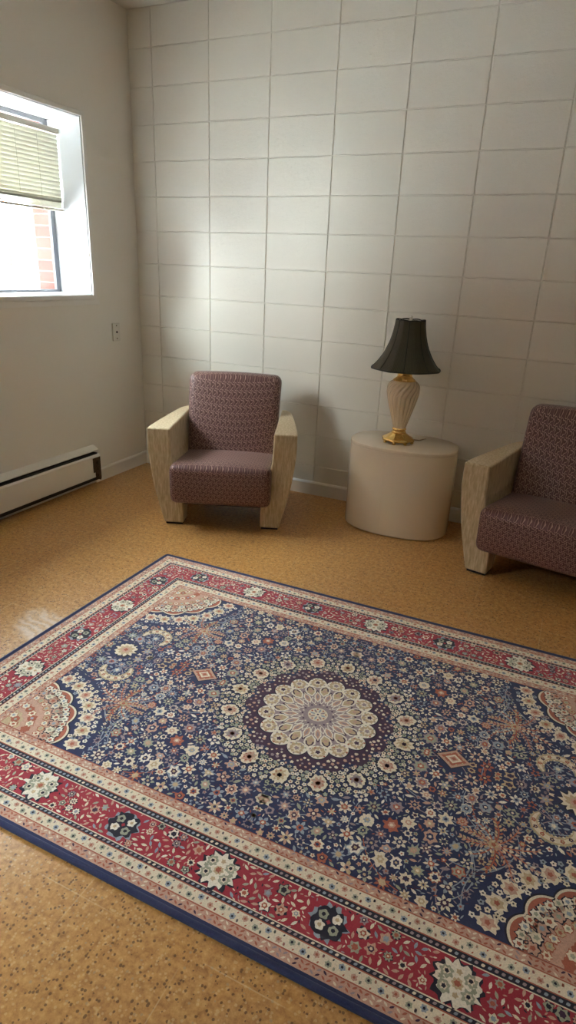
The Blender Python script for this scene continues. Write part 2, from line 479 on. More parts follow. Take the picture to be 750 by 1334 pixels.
# baseboard heater
ht = thing('baseboard_heater', 'long white enamel baseboard heater on the plaster wall below the window', 'heater')
HY0, HY1 = -4.2, -.575
bm = bmesh.new(); prism_y(bm, [(0, .03), (.006, .03), (.006, .255), (.047, .238), (.048, .242), (.046, .246), (.006, .268), (0, .268)], HY0, HY1+.006)
link('top_cover', bm, M['heater'], ht)
bm = bmesh.new(); prism_y(bm, [(.060, .066), (.066, .066), (.066, .208), (.060, .216), (.045, .219), (.044, .214), (.058, .210), (.060, .205)], HY0, HY1-.004)
link('front_panel', bm, M['heater'], ht)
boxes('element_gap_shade', [(.006, .052, HY0, HY1-.014, .038, .226)], M['heater_dark'], ht, 0)  # element box, coloured dark and enlarged to paint the shade in the gaps
bm = bmesh.new()
yy = HY1-.02
prism_y(bm, [(.004, .035), (.066, .035), (.066, .200), (.004, .200)], HY1-.012, HY1-.006)
box(bm, .0665, .0695, HY1-.078, HY1-.006, .10, .200); box(bm, .0665, .0695, HY1-.060, HY1-.012, .045, .10)
box(bm, .055, .0695, HY1-.014, HY1-.006, .045, .2)
for zz, rr in ((.165, .013), (.12, .009), (.075, .008)):
    tube(bm, [(.0695, HY1-.034, zz), (.076, HY1-.034, zz)], rr, 12)
o = link('end_bracket', bm, M['bracket'], ht); o['label'] = 'brown metal end bracket'
bevel(o, .0015)
for y in (-2.0, -3.9): boxes('foot', [(.008, .055, y, y+.012, 0, .07)], M['heater_dark'], ht, 0)

# wall jack plate
jk = thing('cable_outlet', 'small ivory wall plate with one dark centre hole near the corner', 'outlet', (0, -.268, .985))
bm = bmesh.new(); box(bm, 0, .011, -.036, .036, -.058, .058)
bevel(link('cover_plate', bm, M['plate'], jk), .004, 3)
bm = bmesh.new(); tube(bm, [(.004, 0, 0), (.0135, 0, 0)], .0075, 14); link('socket', bm, M['black'], jk)
for sz in (-.042, .042):
    bm = bmesh.new(); tube(bm, [(.005, 0, sz), (.0122, 0, sz)], .0045, 12); link('screw', bm, M['bracket'], jk)

# ------------------------------------------------------------------ armchairs
OUT = [(0, .334), (.10, .360), (.17, .377), (.25, .394), (.33, .407), (.40, .416), (.45, .421), (.57, .421)]
INN = [(0, .224), (.17, .226), (.40, .286), (.57, .291)]
ARMZ, ARML = .573, .66
def arm_mesh(s):
    vs = [0, .03, .06, .10, .125, .16, .25, .35, .45, .52, .545, .58, .62, ARML]
    def zmin(v): return 0 if (v <= .105 or v >= .57) else .085
    nz = 14; bm = bmesh.new(); rings = []
    for v in vs:
        z0 = zmin(v)+.012*(1 if zmin(v) == 0 else 0); ring = []
        taper = .072*max(0, (v-.05)/.61)**1.25
        back = .03*max(0, (v-.56)/.10)**2
        def uo(z): return interp(OUT, z)-taper-back
        def ui(z): return min(interp(INN, z), uo(z)-.03)
        zs = [z0+(ARMZ-z0)*i/nz for i in range(nz+1)]
        ring = [(s*uo(z), v, z) for z in zs]+[(s*ui(z), v, z) for z in zs[::-1]]
        rings.append([bm.verts.new(p) for p in ring])
    n = len(rings[0])
    for a, b in zip(rings, rings[1:]):
        for k in range(n): bm.faces.new((a[k], a[(k+1) % n], b[(k+1) % n], b[k]))
    def cap(r):
        for i in range(nz): bm.faces.new((r[i], r[i+1], r[n-2-i], r[n-1-i]))
    cap(rings[0]); cap(rings[-1])
    return bm
def make_chair(loc, rz, label):
    t = thing('armchair', label, 'armchair', loc, rz, 'plum armchairs along the block wall')
    def dseat(q):
        u, v, z = q; hv, hz = .272, .1155
        zt = (z+hz)/(2*hz)
        crown = .016*zt*max(0, 1-(u/.286)**2)*max(0, 1-(v/hv)**4)
        puff = -.008*(1-(u/.286)**2)*max(0, 1-(z/hz)**2)*(1 if v < -.2 else 0)
        slope = -.042*max(0, (v+.19)/.46)*zt
        return (u*(1 if v < -.17 else .985), v+.179+puff+(.012*(1-zt) if v < -.2 else 0), z+.2735+crown+slope)
    cushion('seat', .286, .272, .1155, .038, dseat, M['fabric'], t)
    def dback(q):
        u, v, z = q; hz = .325
        zt = (z+hz)/(2*hz)                         # 0 bottom .. 1 top
        lean = .335*(.15+zt*.65)                   # runs back as it rises
        f = -.020*(1-(u/.29)**2)*(1-(2*zt-1)**2) if v < 0 else 0
        top = .010*(1-(u/.29)**2)*zt
        w = .93+.07*zt
        return (u*w, v+.31+lean+f, z+.478+top)
    cushion('backrest', .290, .062, .325, .045, dback, M['fabric'], t)
    for s in (-1, 1):
        a = link('armrest', arm_mesh(s), M['velour'], t)
        bevel(a, .009, 3, 40)
        for p in a.data.polygons: p.use_smooth = False
        for (v0, v1) in ((.006, .100), (.575, ARML-.006)):
            w0, w1 = (.232, .329) if v0 < .3 else (.232, .275)
            bm = bmesh.new(); box(bm, min(s*w0, s*w1), max(s*w0, s*w1), v0+.004, v1, 0, .0105)
            link('foot_glide', bm, M['glide'], a)
    boxes('seat_base', [(-.235, .235, .02, .56, .125, .19)], M['deck'], t, .004)
    return t
make_chair((1.157, -.817, 0), .379, 'plum patterned armchair with beige arms in the corner beside the heater')
make_chair((2.869, -.738, 0), -.190, 'plum patterned armchair with beige arms beyond the oval table, partly out of frame')

# ------------------------------------------------------------------ oval side table
tb = thing('side_table', 'glossy cream oval drum side table against the block wall', 'side table', (2.044, -.243, 0))
def sup(a, b, k, N, n=2.4):
    t = 2*PI*k/N; c, s = math.cos(t), math.sin(t)
    return (a*math.copysign(abs(c)**(2/n), c), b*math.copysign(abs(s)**(2/n), s))
def oval(bm, rings, N=96):
    R = []
    for off, z in rings:
        R.append([bm.verts.new((*sup(.311-off, .216-off, k, N), z)) for k in range(N)])
    for a, b in zip(R, R[1:]):
        for k in range(N): bm.faces.new((a[k], a[(k+1) % N], b[(k+1) % N], b[k]))
    bm.faces.new(R[0][::-1]); bm.faces.new(R[-1])
bm = bmesh.new(); oval(bm, [(.012, 0), (.010, .006), (.002, .008), (.001, .012), (.001, .497), (.003, .499)])
o = link('drum', bm, M['table'], tb, smooth=True); bevel(o, .001)
bm = bmesh.new(); oval(bm, [(.002, .4985), (0, .500), (0, .5165), (.0015, .5195), (.0045, .521)])
o = link('table_top', bm, M['table'], tb, smooth=True); bevel(o, .001)
# vertical veneer seam on the drum front
bm = bmesh.new(); box(bm, -.0485, -.0470, -.2148, -.2138, .012, .497)
link('seam', bm, M['table'], tb)

# ------------------------------------------------------------------ lamp
lp = thing('table_lamp', 'ivory fluted ceramic lamp with dark green bell shade on the oval table', 'lamp', (2.010, -.262, .521))
# footed brass base with eight lobes and little feet
def lob(r, z, t): return r*(1+.045*math.cos(8*t)*max(0, min(1, (r-.03)/.04)))
bm = bmesh.new()
lathe(bm, [(.080, .010), (.088, .012), (.091, .018), (.088, .024), (.080, .028), (.070, .033), (.060, .041), (.050, .048), (.044, .053), (.040, .056)], 64, lob)
link('base', bm, M['brass'], lp, smooth=True)
for k in range(8):
    t = 2*PI*(k)/8; bm = bmesh.new()
    x_, y_ = .083*math.cos(t), .083*math.sin(t)
    v = []
    for z, h in ((0, .010), (.006, .009), (.014, .012)):
        v.append([bm.verts.new((x_+h*math.cos(q), y_+h*math.sin(q), z)) for q in [2*PI*i/10 for i in range(10)]])
    for a, b in zip(v, v[1:]):
        for i in range(10): bm.faces.new((a[i], a[(i+1) % 10], b[(i+1) % 10], b[i]))
    bm.faces.new(v[0][::-1]); bm.faces.new(v[-1])
    link('foot', bm, M['brass'], lp, smooth=True)
bm = bmesh.new()
lathe(bm, [(.040, .055), (.043, .059), (.040, .063), (.036, .066), (.036, .070), (.040, .073), (.041, .078), (.038, .083), (.035, .086)], 40)
link('collar', bm, M['brass'], lp, smooth=True)
prof = spline([(.084, .036), (.12, .045), (.17, .060), (.22, .074), (.265, .085), (.295, .089), (.32, .087), (.340, .077), (.354, .061)], 8)
def flute(r, z, t):
    tw = 0.02*(z-.084)/.27+.80*max(0, (z-.262)/.095)**1.4
    ph = 18*(t-tw); f = abs(math.sin(ph/2))
    return r*(1+.075*(f-.6)*min(1, (z-.082)/.03)*min(1, max(0, (.362-z)/.03)))
bm = bmesh.new(); lathe(bm, prof, 240, flute)
o = link('ceramic_body', bm, M['ceramic'], lp, smooth=True); o['label'] = 'ivory ceramic body with swirling flutes'
bm = bmesh.new()
lathe(bm, spline([(.350, .063), (.355, .064), (.362, .056), (.370, .046), (.380, .041), (.400, .039), (.420, .040), (.436, .043), (.440, .041)], 5), 48)
link('neck', bm, M['brass'], lp, smooth=True)
bm = bmesh.new(); lathe(bm, [(.012, .43), (.012, .455), (.019, .457), (.019, .51), (.014, .514)], 24)
link('socket', bm, M['brass'], lp, smooth=True)
bm = bmesh.new(); lathe(bm, spline([(.512, .013), (.53, .018), (.555, .029), (.58, .029), (.60, .014), (.606, .003)], 4), 24)
link('bulb', bm, M['lining'], lp, smooth=True)
# harp carrying the shade, with finial
bm = bmesh.new()
for s in (-1, 1):
    tube(bm, [(s*.02, 0, .455), (s*.045, 0, .50), (s*.055, 0, .56), (s*.045, 0, .63), (s*.02, 0, .668), (0, 0, .674)], .002, 6)
link('harp', bm, M['brass'], lp, smooth=True)
bm = bmesh.new(); lathe(bm, spline([(.672, .006), (.680, .009), (.686, .006), (.694, .009), (.700, .002)], 3), 16)
link('finial', bm, M['lining'], lp, smooth=True)
# bell shade: eight panels with braided seams
NP = 8
SH = spline([(.418, .190), (.428, .180), (.45, .160), (.49, .133), (.54, .109), (.59, .093), (.64, .083), (.675, .079)], 5)
SH = [(r, z) for r, z in SH]
def pan(r, z, t):
    a = (t*NP/(2*PI)+.25) % 1-.5
    flat = math.cos(PI/NP)/math.cos(a*2*PI/NP)
    return r*(1+(.55*(flat/math.cos(PI/NP)*1.0-1.03)))
bm = bmesh.new(); lathe(bm, SH, 96, pan, False, False)
o = link('shade', bm, M['shade'], lp, smooth=True); o['label'] = 'dark green bell shade'
bm = bmesh.new(); lathe(bm, [(r-.0025, z+(.001 if i < 2 else 0)) for i, (r, z) in enumerate(SH)], 96, pan, False, False)
link('lining', bm, M['lining'], o, smooth=True)
for k in range(NP):
    t = 2*PI*(k+.25)/NP
    bm = bmesh.new(); tube(bm, [((pan(r, z, t)+.0008)*math.cos(t), (pan(r, z, t)+.0008)*math.sin(t), z) for r, z in SH], .0026, 6)
    link('seam', bm, M['seam'], o, smooth=True)
for nm, (r, z), w in (('rim', SH[0], .0042), ('rim', SH[-1], .0036)):
    bm = bmesh.new()
    pts = [(pan(r, z, 2*PI*i/72)*math.cos(2*PI*i/72), pan(r, z, 2*PI*i/72)*math.sin(2*PI*i/72), z+(.004*abs(math.sin(NP*(2*PI*i/72-2*PI*.25/NP)/2))-.002 if z > .6 else 0)) for i in range(73)]
    tube(bm, pts, w, 8); link(nm, bm, M['seam'], o, smooth=True)
# spider wires
bm = bmesh.new()
for k in range(3):
    t = 2*PI*k/3+.4; tube(bm, [(0, 0, .673), (.077*math.cos(t), .077*math.sin(t), .672)], .0016, 6)
link('spider', bm, M['lining'], lp)
bm = bmesh.new()
tube(bm, [(.060, .030, .022), (.080, .045, .014), (.105, .075, .005), (.118, .115, .004), (.128, .150, .0035)], .0032, 8)
link('power_cord', bm, M['cord'], lp, smooth=True)

# ------------------------------------------------------------------ the rug
YC = dict(navy=(.021, .033, .105), red=(.40, .030, .052), cream=(.83, .73, .56), pink=(.62, .37, .27), grey=(.34, .39, .45),
          maroon=(.062, .026, .062), sage=(.40, .41, .30), dark=(.016, .018, .036), gold=(.60, .45, .27), rust=(.46, .13, .075),
          white=(.90, .83, .70), mauve=(.37, .28, .29))
YN = list(YC); YM = [mat_yarn('rug_'+k, YC[k]) for k in YN]; YI = {k: i for i, k in enumerate(YN)}
HL, HW, TH = 1.187, .798, .0115
LAY = .00028
rb = bmesh.new(); R = random.Random(11)
def fan(pts, col, lay, closed=True):
    """star-shaped filled outline around its centroid"""
    cx = sum(p[0] for p in pts)/len(pts); cy = sum(p[1] for p in pts)/len(pts); z = TH+lay*LAY
    c = rb.verts.new((cx, cy, z)); v = [rb.verts.new((p[0], p[1], z)) for p in pts]; n = len(v)
    for i in range(n):
        rb.faces.new((c, v[i], v[(i+1) % n])).material_index = YI[col]
def quad(x0, x1, y0, y1, col, lay):
    z = TH+lay*LAY
    rb.faces.new([rb.verts.new(p) for p in ((x0, y0, z), (x1, y0, z), (x1, y1, z), (x0, y1, z))]).material_index = YI[col]
def frame(d0, d1, col, lay):
    """rectangular band between distances d0 and d1 from the rug edge"""
    quad(-HL+d0, HL-d0, -HW+d0, -HW+d1, col, lay); quad(-HL+d0, HL-d0, HW-d1, HW-d0, col, lay)
    quad(-HL+d0, -HL+d1, -HW+d1, HW-d1, col, lay); quad(HL-d1, HL-d0, -HW+d1, HW-d1, col, lay)
def strip(pts, w, col, lay):
    z = TH+lay*LAY; L = []; n = len(pts)
    for i, p in enumerate(pts):
        a, b = pts[max(0, i-1)], pts[min(n-1, i+1)]
        d = math.hypot(b[0]-a[0], b[1]-a[1]) or 1; nx, ny = -(b[1]-a[1])/d, (b[0]-a[0])/d
        ww = (w[i] if isinstance(w, list) else w)/2
        L.append((rb.verts.new((p[0]+nx*ww, p[1]+ny*ww, z)), rb.verts.new((p[0]-nx*ww, p[1]-ny*ww, z))))
    for (a, b), (c, d) in zip(L, L[1:]): rb.faces.new((b, d, c, a)).material_index = YI[col]
def star(x, y, r, n, rot, col, lay, depth=.35, sq=1, m=4, dirn=0):
    """n-petalled outline"""
    pts = []; ca, sa = math.cos(dirn), math.sin(dirn)
    for i in range(n*m):
        t = 2*PI*i/(n*m)
        rr = r*(1-depth*(.5-.5*math.cos(n*(t-rot)))**.8)*R.uniform(.86, 1.12)
        px, py = rr*math.cos(t)*sq, rr*math.sin(t)
        pts.append((x+px*ca-py*sa, y+px*sa+py*ca))
    fan(pts, col, lay)
def leaf(x, y, l, w, a, col, lay):
    c, s = math.cos(a), math.sin(a); P = [(-.5, 0), (-.2, .38), (.15, .42), (.5, 0), (.15, -.42), (-.2, -.38)]
    fan([(x+p*l*c-q*w*s, y+p*l*s+q*w*c) for p, q in P], col, lay)
def pick(*w):
    t = R.random()*sum(v for _, v in w)
    for k, v in w:
        t -= v
        if t <= 0: return k
    return w[0][0]

# bands from the edge inwards
quad(-HL+.004, HL-.004, -HW+.004, HW-.004, 'navy', 0)
frame(.020, .045, 'pink', 1); frame(.045, .079, 'cream', 1); frame(.079, .0925, 'dark', 1)
frame(.0925, .199, 'red', 1); frame(.199, .219, 'dark', 1); frame(.219, .254, 'cream', 1); frame(.254, .280, 'pink', 1)
def along(d, step):
    """points and directions running round the rug at distance d from the edge"""
    a, b = HL-d, HW-d; out = []
    for (x0, y0, x1, y1, an) in ((-a, -b, a, -b, 0), (a, -b, a, b, PI/2), (a, b, -a, b, PI), (-a, b, -a, -b, -PI/2)):
        L = math.hypot(x1-x0, y1-y0); n = max(1, round(L/step))
        for i in range(n): out.append((x0+(x1-x0)*(i+.5)/n, y0+(y1-y0)*(i+.5)/n, an, i))
    return out
for d, w in ((.0455, .0030), (.0785, .0030), (.0925, .003), (.199, .003), (.2185, .003), (.2545, .003), (.280, .003)):
    frame(d-w/2, d+w/2, 'cream' if d in (.0925, .199) else 'rust', 2)
# pink bands speckled with fine rust and cream chevrons
for d in (.0275, .0385, .261, .273):
    for x, y, an, i in along(d, .0135):
        leaf(x, y, .0125, .0055, an+(.65 if i % 2 else -.65)*(1 if d in (.0275, .261) else -1), pick(('rust', 4), ('cream', 4), ('maroon', 1), ('mauve', 1)), 3)
# dark lines strung with pale beads
for d in (.0858, .209):
    for x, y, an, i in along(d, .0145):
        leaf(x, y, .0105, .0075 if d < .1 else .009, an+.5, pick(('grey', 3), ('mauve', 2), ('cream', 1)), 2)
# cream guard bands with little flowers
for d in (.062, .2365):
    for x, y, an, i in along(d, .030):
        c, s = math.cos(an), math.sin(an)
        k = i % 3
        star(x-s*.004*(1 if i % 2 else -1), y+c*.004*(1 if i % 2 else -1), .0085, 6, R.random(), ('sage', 'grey', 'pink')[k], 3, .25)
        star(x-s*.004*(1 if i % 2 else -1), y+c*.004*(1 if i % 2 else -1), .0035, 5, 0, ('dark', 'dark', 'rust')[k], 4, .2, m=2)
        for q in (-.5, .5):
            leaf(x+c*.015*q*2-s*.008*q*(1 if i % 2 else -1)*2, y+s*.015*q*2+c*.008*q*(1 if i % 2 else -1)*2, .009, .0055, an+q*2.4, pick(('rust', 2), ('sage', 2), ('dark', 1.5), ('mauve', 1)), 3)
        leaf(x+c*.008+s*.010*(1 if i % 2 else -1), y+s*.008-c*.010*(1 if i % 2 else -1), .007, .004, an+1, pick(('rust', 2), ('dark', 1)), 3)
# red border: cream rosettes and navy cartouches
ROS, CAR = [], []
for sy in (-1, 1):
    for k in range(-1, 2): ROS.append((k*.593, sy*.653, 0))
    for k in (-1.5, -.5, .5, 1.5): CAR.append((k*.593, sy*.653, 0))
for sx in (-1, 1):
    for k in (-1, 1): ROS.append((sx*1.042, k*.262, PI/2))
    for k in (-2.02, 0, 2.02): CAR.append((sx*1.042, k*.262, PI/2))
def rosette(x, y, an):
    c, s = math.cos(an), math.sin(an)
    T = lambda u, v: (x+u*c-v*s, y+u*s+v*c)
    star(x, y, .056, 12, .1, 'dark', 3, .16, 1.06, 4, an)
    star(x, y, .052, 12, .1, 'white', 4, .20, 1.06, 4, an)
    for u, v in ((.026, .017), (-.026, .017), (.026, -.017), (-.026, -.017)):
        a, b = T(u, v); star(a, b, .0165, 7, .3, 'sage', 5, .25); star(a, b, .0095, 6, 0, 'cream', 6, .3); star(a, b, .0052, 5, 0, 'dark', 7, .2)
    for u, v, q in ((0, .026, 'gold'), (0, -.026, 'gold'), (.035, 0, 'sage'), (-.035, 0, 'sage')):
        a, b = T(u, v); star(a, b, .0075, 5, 0, q, 5, .35)
    star(x, y, .014, 8, 0, 'gold', 5, .25); star(x, y, .0085, 6, 0, 'rust', 6, .3)
def cartouche(x, y, an):
    c, s = math.cos(an), math.sin(an)
    T = lambda u, v: (x+u*c-v*s, y+u*s+v*c)
    star(x, y, .047, 10, 0, 'grey', 3, .16, 1.05, 4, an)
    star(x, y, .043, 8, 0, 'dark', 4, .16, 1.05, 4, an)
    for u, v, q in ((.017, .014, 'white'), (-.017, .014, 'sage'), (.017, -.014, 'sage'), (-.017, -.014, 'white')):
        a, b = T(u, v); star(a, b, .0135, 5, .5, q, 5, .2); star(a, b, .0055, 5, 0, 'dark' if q == 'sage' else 'gold', 6, .2)
    star(x, y, .006, 4, 0, 'red', 6, .3)
for q in ROS: rosette(*q)
for q in CAR: cartouche(*q)
occ = [(x, y, .062) for x, y, _ in ROS]+[(x, y, .052) for x, y, _ in CAR]
def free(x, y, r, pts): return all((x-a)**2+(y-b)**2 > (r+q)**2 for a, b, q in pts)
brd = list(occ); tries = 0
def in_red(x, y, m):
    d = min(HL-abs(x), HW-abs(y)); return .0925+m < d < .199-m
while tries < 26000:
    tries += 1
    r = pick((.0165, 2), (.012, 3), (.008, 5))
    if R.random() < .6: x, y = R.uniform(-HL, HL), R.choice((-1, 1))*(HW-R.uniform(.1, .2))
    else: x, y = R.choice((-1, 1))*(HL-R.uniform(.1, .2)), R.uniform(-HW, HW)
    if not in_red(x, y, r*.9) or not free(x, y, r*.86, brd): continue
    brd.append((x, y, r))
    if r > .011:
        n = R.choice((5, 6, 8)); q = pick(('cream', 3), ('pink', 2), ('sage', 2.2), ('white', 1), ('mauve', 1.5))
        star(x, y, r*1.12, n, R.random()*6, 'dark', 2, .3) if R.random() < .55 else None
        star(x, y, r, n, R.random()*6, q, 3, .35)
        star(x, y, r*.52, 6, 0, pick(('dark', 2), ('rust', 2), ('grey', 2), ('maroon', 1)), 4, .25, m=2)
        if R.random() < .5: star(x, y, r*.25, 5, 0, 'cream', 5, .2, m=2)
    else:
        leaf(x, y, r*2.3, r*1.05, R.random()*6.3, pick(('cream', 4), ('pink', 3), ('sage', 2), ('white', 1), ('grey', 1)), 3)
brd2 = []; tries = 0
while tries < 9000:
    tries += 1
    if R.random() < .6: x, y = R.uniform(-HL, HL), R.choice((-1, 1))*(HW-R.uniform(.095, .197))
    else: x, y = R.choice((-1, 1))*(HL-R.uniform(.095, .197)), R.uniform(-HW, HW)
    if in_red(x, y, .003) and free(x, y, .002, brd) and free(x, y, .004, brd2):
        brd2.append((x, y, .004)); leaf(x, y, .010, .004, R.random()*6.3, pick(('pink', 3), ('cream', 3), ('dark', 1), ('mauve', 1)), 2)

# navy field
FX, FY = HL-.282, HW-.282
# ---- central medallion
N = 16
def ring_pts(rf, n=256): return [(rf(2*PI*i/n)*math.cos(2*PI*i/n), rf(2*PI*i/n)*math.sin(2*PI*i/n)) for i in range(n)]
fan(ring_pts(lambda t: .246+.016*math.cos(N*t+PI)), 'maroon', 1)
def lobed(t, r0, a): return r0+a*abs(math.cos(N*t/2))**.7
fan(ring_pts(lambda t: lobed(t, .178, .030)), 'dark', 3)
fan(ring_pts(lambda t: lobed(t, .174, .030)), 'white', 4)
fan(ring_pts(lambda t: .146+.006*abs(math.sin(N*t/2))), 'mauve', 5)
for k in range(N):
    t = 2*PI*k/N; c, s = math.cos(t), math.sin(t); h = t+PI/N; c2, s2 = math.cos(h), math.sin(h)
    # outer lobes
    star(c*.174, s*.174, .0275, 11, t, 'gold', 6, .22, 1.0, 3, t); star(c*.176, s*.176, .0175, 7, t, 'cream', 7, .35)
    star(c*.176, s*.176, .0095, 5, t, 'maroon' if k % 2 else 'mauve', 8, .35)
    for q, r_ in ((-.10, .193), (.10, .193), (-.15, .165), (.15, .165), (-.06, .158), (.06, .158), (0, .200)):
        star(math.cos(t+q)*r_, math.sin(t+q)*r_, .0040, 5, 0, pick(('mauve', 3), ('rust', 1), ('sage', 1)), 8, .3, m=2)
    # second row, between the lobes
    leaf(c2*.131, s2*.131, .066, .047, h, 'white', 6); leaf(c2*.131, s2*.131, .052, .034, h, 'gold', 7)
    strip([(math.cos(h+q)*r_, math.sin(h+q)*r_) for q, r_ in ((-.09, .132), (-.06, .146), (0, .152), (.06, .146), (.09, .132))], .005, 'maroon', 8)
    star(c2*.128, s2*.128, .008, 6, 0, 'pink', 8, .35, m=2)
    leaf(c*.120, s*.120, .026, .016, t, 'maroon', 6); leaf(c*.120, s*.120, .012, .006, t, 'cream', 7)
    # inner lattice
    leaf(c*.094, s*.094, .058, .029, t, 'white', 7); leaf(c*.094, s*.094, .046, .019, t, 'pink', 8); leaf(c*.096, s*.096, .026, .008, t, 'mauve', 9)
    leaf(c2*.076, s2*.076, .040, .019, h, 'white', 8); leaf(c2*.076, s2*.076, .030, .011, h, 'mauve', 9)
    # dots in the maroon ring
    for q, rr in ((0, .219), (.5, .208), (.25, .226), (.75, .226), (.12, .236), (.62, .240), (.37, .214), (.88, .238), (.0, .248), (.5, .228), (.25, .252), (.75, .250), (.63, .213), (.38, .240)):
        a = t+(q+R.uniform(-.05, .05))*2*PI/N; rr += R.uniform(-.003, .003); star(math.cos(a)*rr, math.sin(a)*rr, R.choice((.0044, .0054, .007)), 5, R.random()*6, pick(('cream', 4), ('pink', 3), ('mauve', 2)), 3, .3, m=2)
    # palmettes outside the ring
    star(c*.300, s*.300, .034, 8, t, 'dark', 3, .2, 1.15, 4, t); star(c*.300, s*.300, .0300, 9, 0, 'cream', 4, .14, 1.15, 4, t)
    star(c*.300, s*.300, .023, 8, .3, ('gold', 'pink', 'mauve', 'pink')[k % 4], 5, .35, 1.2, 4, t)
    for q in range(7): star(c*.300+math.cos(q*.9)*.0165, s*.300+math.sin(q*.9)*.0165, .0036, 4, 0, pick(('rust', 2), ('cream', 2), ('sage', 1)), 6, .3, m=2); star(c*.301, s*.301, .0085, 6, 0, 'rust' if k % 3 else 'maroon', 6, .3)
    for dr, q in ((.263, .5), (.277, .42), (.277, .58), (.293, .36), (.293, .64), (.293, .5), (.311, .33), (.311, .67), (.309, .5), (.327, .28), (.327, .72), (.341, .16), (.341, .84), (.326, .42), (.326, .58), (.346, 0), (.343, .5), (.256, .12), (.256, .88), (.268, .23), (.268, .77), (.262, .33), (.262, .67), (.280, .30), (.280, .70), (.336, .33), (.336, .67)):
        a = t+q*2*PI/N; star(math.cos(a)*dr, math.sin(a)*dr, .0098, 5, R.random()*6, 'dark', 2, .25); star(math.cos(a)*dr, math.sin(a)*dr, .0082, 5, R.random()*6, pick(('cream', 4), ('sage', 3), ('white', 1)), 3, .3)
        star(math.cos(a)*dr, math.sin(a)*dr, .003, 4, 0, pick(('grey', 1), ('rust', 1), ('dark', 1)), 4, .2, m=2)
fan(ring_pts(lambda t: .060+.003*math.cos(24*t), 144), 'mauve', 8); fan(ring_pts(lambda t: .046+.0015*math.cos(24*t), 144), 'mauve', 9)
for k in range(24):
    t = 2*PI*k/24; star(math.cos(t)*.053, math.sin(t)*.053, .0045, 4, t, 'maroon' if k % 2 else 'cream', 9, .3, m=2)
fan(ring_pts(lambda t: .034, 48), 'cream', 10)
for k in range(8):
    t = 2*PI*k/8; leaf(math.cos(t)*.019, math.sin(t)*.019, .020, .0085, t, 'mauve' if k % 2 else 'grey', 11)
    t += PI/8; star(math.cos(t)*.027, math.sin(t)*.027, .004, 4, 0, 'rust', 11, .2, m=2)
star(0, 0, .009, 8, 0, 'white', 12, .3); star(0, 0, .0045, 6, 0, 'maroon', 13, .2, m=2)

# ---- field motifs, mirrored into the four quarters
def mir(fn):
    for sx in (1, -1):
        for sy in (1, -1): fn(sx, sy)
def ang(sx, sy, a): return math.atan2(sy*math.sin(a), sx*math.cos(a))
resv = [(0, 0, .338)]
# rust diamonds on the long axis
for sx in (1, -1):
    x, y = sx*.458, .010
    for r_, col, l in ((.058, 'dark', 3), (.053, 'pink', 4), (.040, 'rust', 5), (.026, 'cream', 6), (.016, 'pink', 7), (.009, 'rust', 8)):
        fan([(x+math.cos(t)*r_*(1 if i % 2 == 0 else .66), y+math.sin(t)*r_*.80*(1 if i % 2 == 0 else .72)) for i, t in enumerate([2*PI*k/8 for k in range(8)])], col, l)
    for k in range(8):
        t = 2*PI*(k+.5)/8; star(x+math.cos(t)*.031, y+math.sin(t)*.024, .004, 4, 0, 'gold', 7, .3, m=2)
resv += [(.458, .0, .046)]
# feathered palm sprays
PALM = []
for k, (a, L, b) in enumerate(((.12, .135, .45), (-.12, .135, -.45), (.62, .12, .95), (-.62, .12, -.95), (1.2, .105, 1.2), (-1.2, .105, -1.2), (1.9, .10, 1.2), (-1.9, .10, -1.2), (2.65, .10, .9), (-2.65, .10, -.9))):
    pts = []; px, py, q = .615, .258, a
    for i in range(9):
        pts.append((px, py)); px += math.cos(q)*L/9; py += math.sin(q)*L/9; q += b/9
    PALM.append((pts, (('cream', 'pink'), ('cream', 'pink'), ('mauve', 'pink'), ('mauve', 'pink'), ('gold', 'rust'), ('gold', 'rust'), ('grey', 'cream'), ('grey', 'cream'), ('pink', 'gold'), ('pink', 'gold'))[k]))
    resv.extend((u, v, .0085) for u, v in pts[2:])
resv.append((.615, .258, .022))
def palm(sx, sy):
    for pts, (col, c2) in PALM:
        P = [(sx*u, sy*v) for u, v in pts]; n = len(P)
        strip(P, .004, 'rust', 3)
        for i in range(1, n):
            a = math.atan2(P[i][1]-P[i-1][1], P[i][0]-P[i-1][0])
            w_ = .0125*math.sin(PI*(.12+.80*i/n))
            for e in (-1, 1):
                leaf(P[i][0]-math.sin(a)*e*w_*.55, P[i][1]+math.cos(a)*e*w_*.55, .014, .008, a+e*.6, col if (i+e) % 3 else c2, 4)
            if i % 2: star(P[i][0], P[i][1], .0036, 4, 0, c2, 5, .3, m=2)
    star(sx*.615, sy*.258, .016, 6, 0, 'gold', 5, .35); star(sx*.615, sy*.258, .007, 5, 0, 'rust', 6, .3)
mir(palm)
CRES = []
for i in range(17):
    t = PI*(-.05+1.28*i/16); q = .056-.004*i/16
    CRES.append((.758+q*math.cos(t), .118+q*.92*math.sin(t)))
resv.extend((u, v, .016) for u, v in CRES[1:-1]); resv.append((.758, .118, .020))
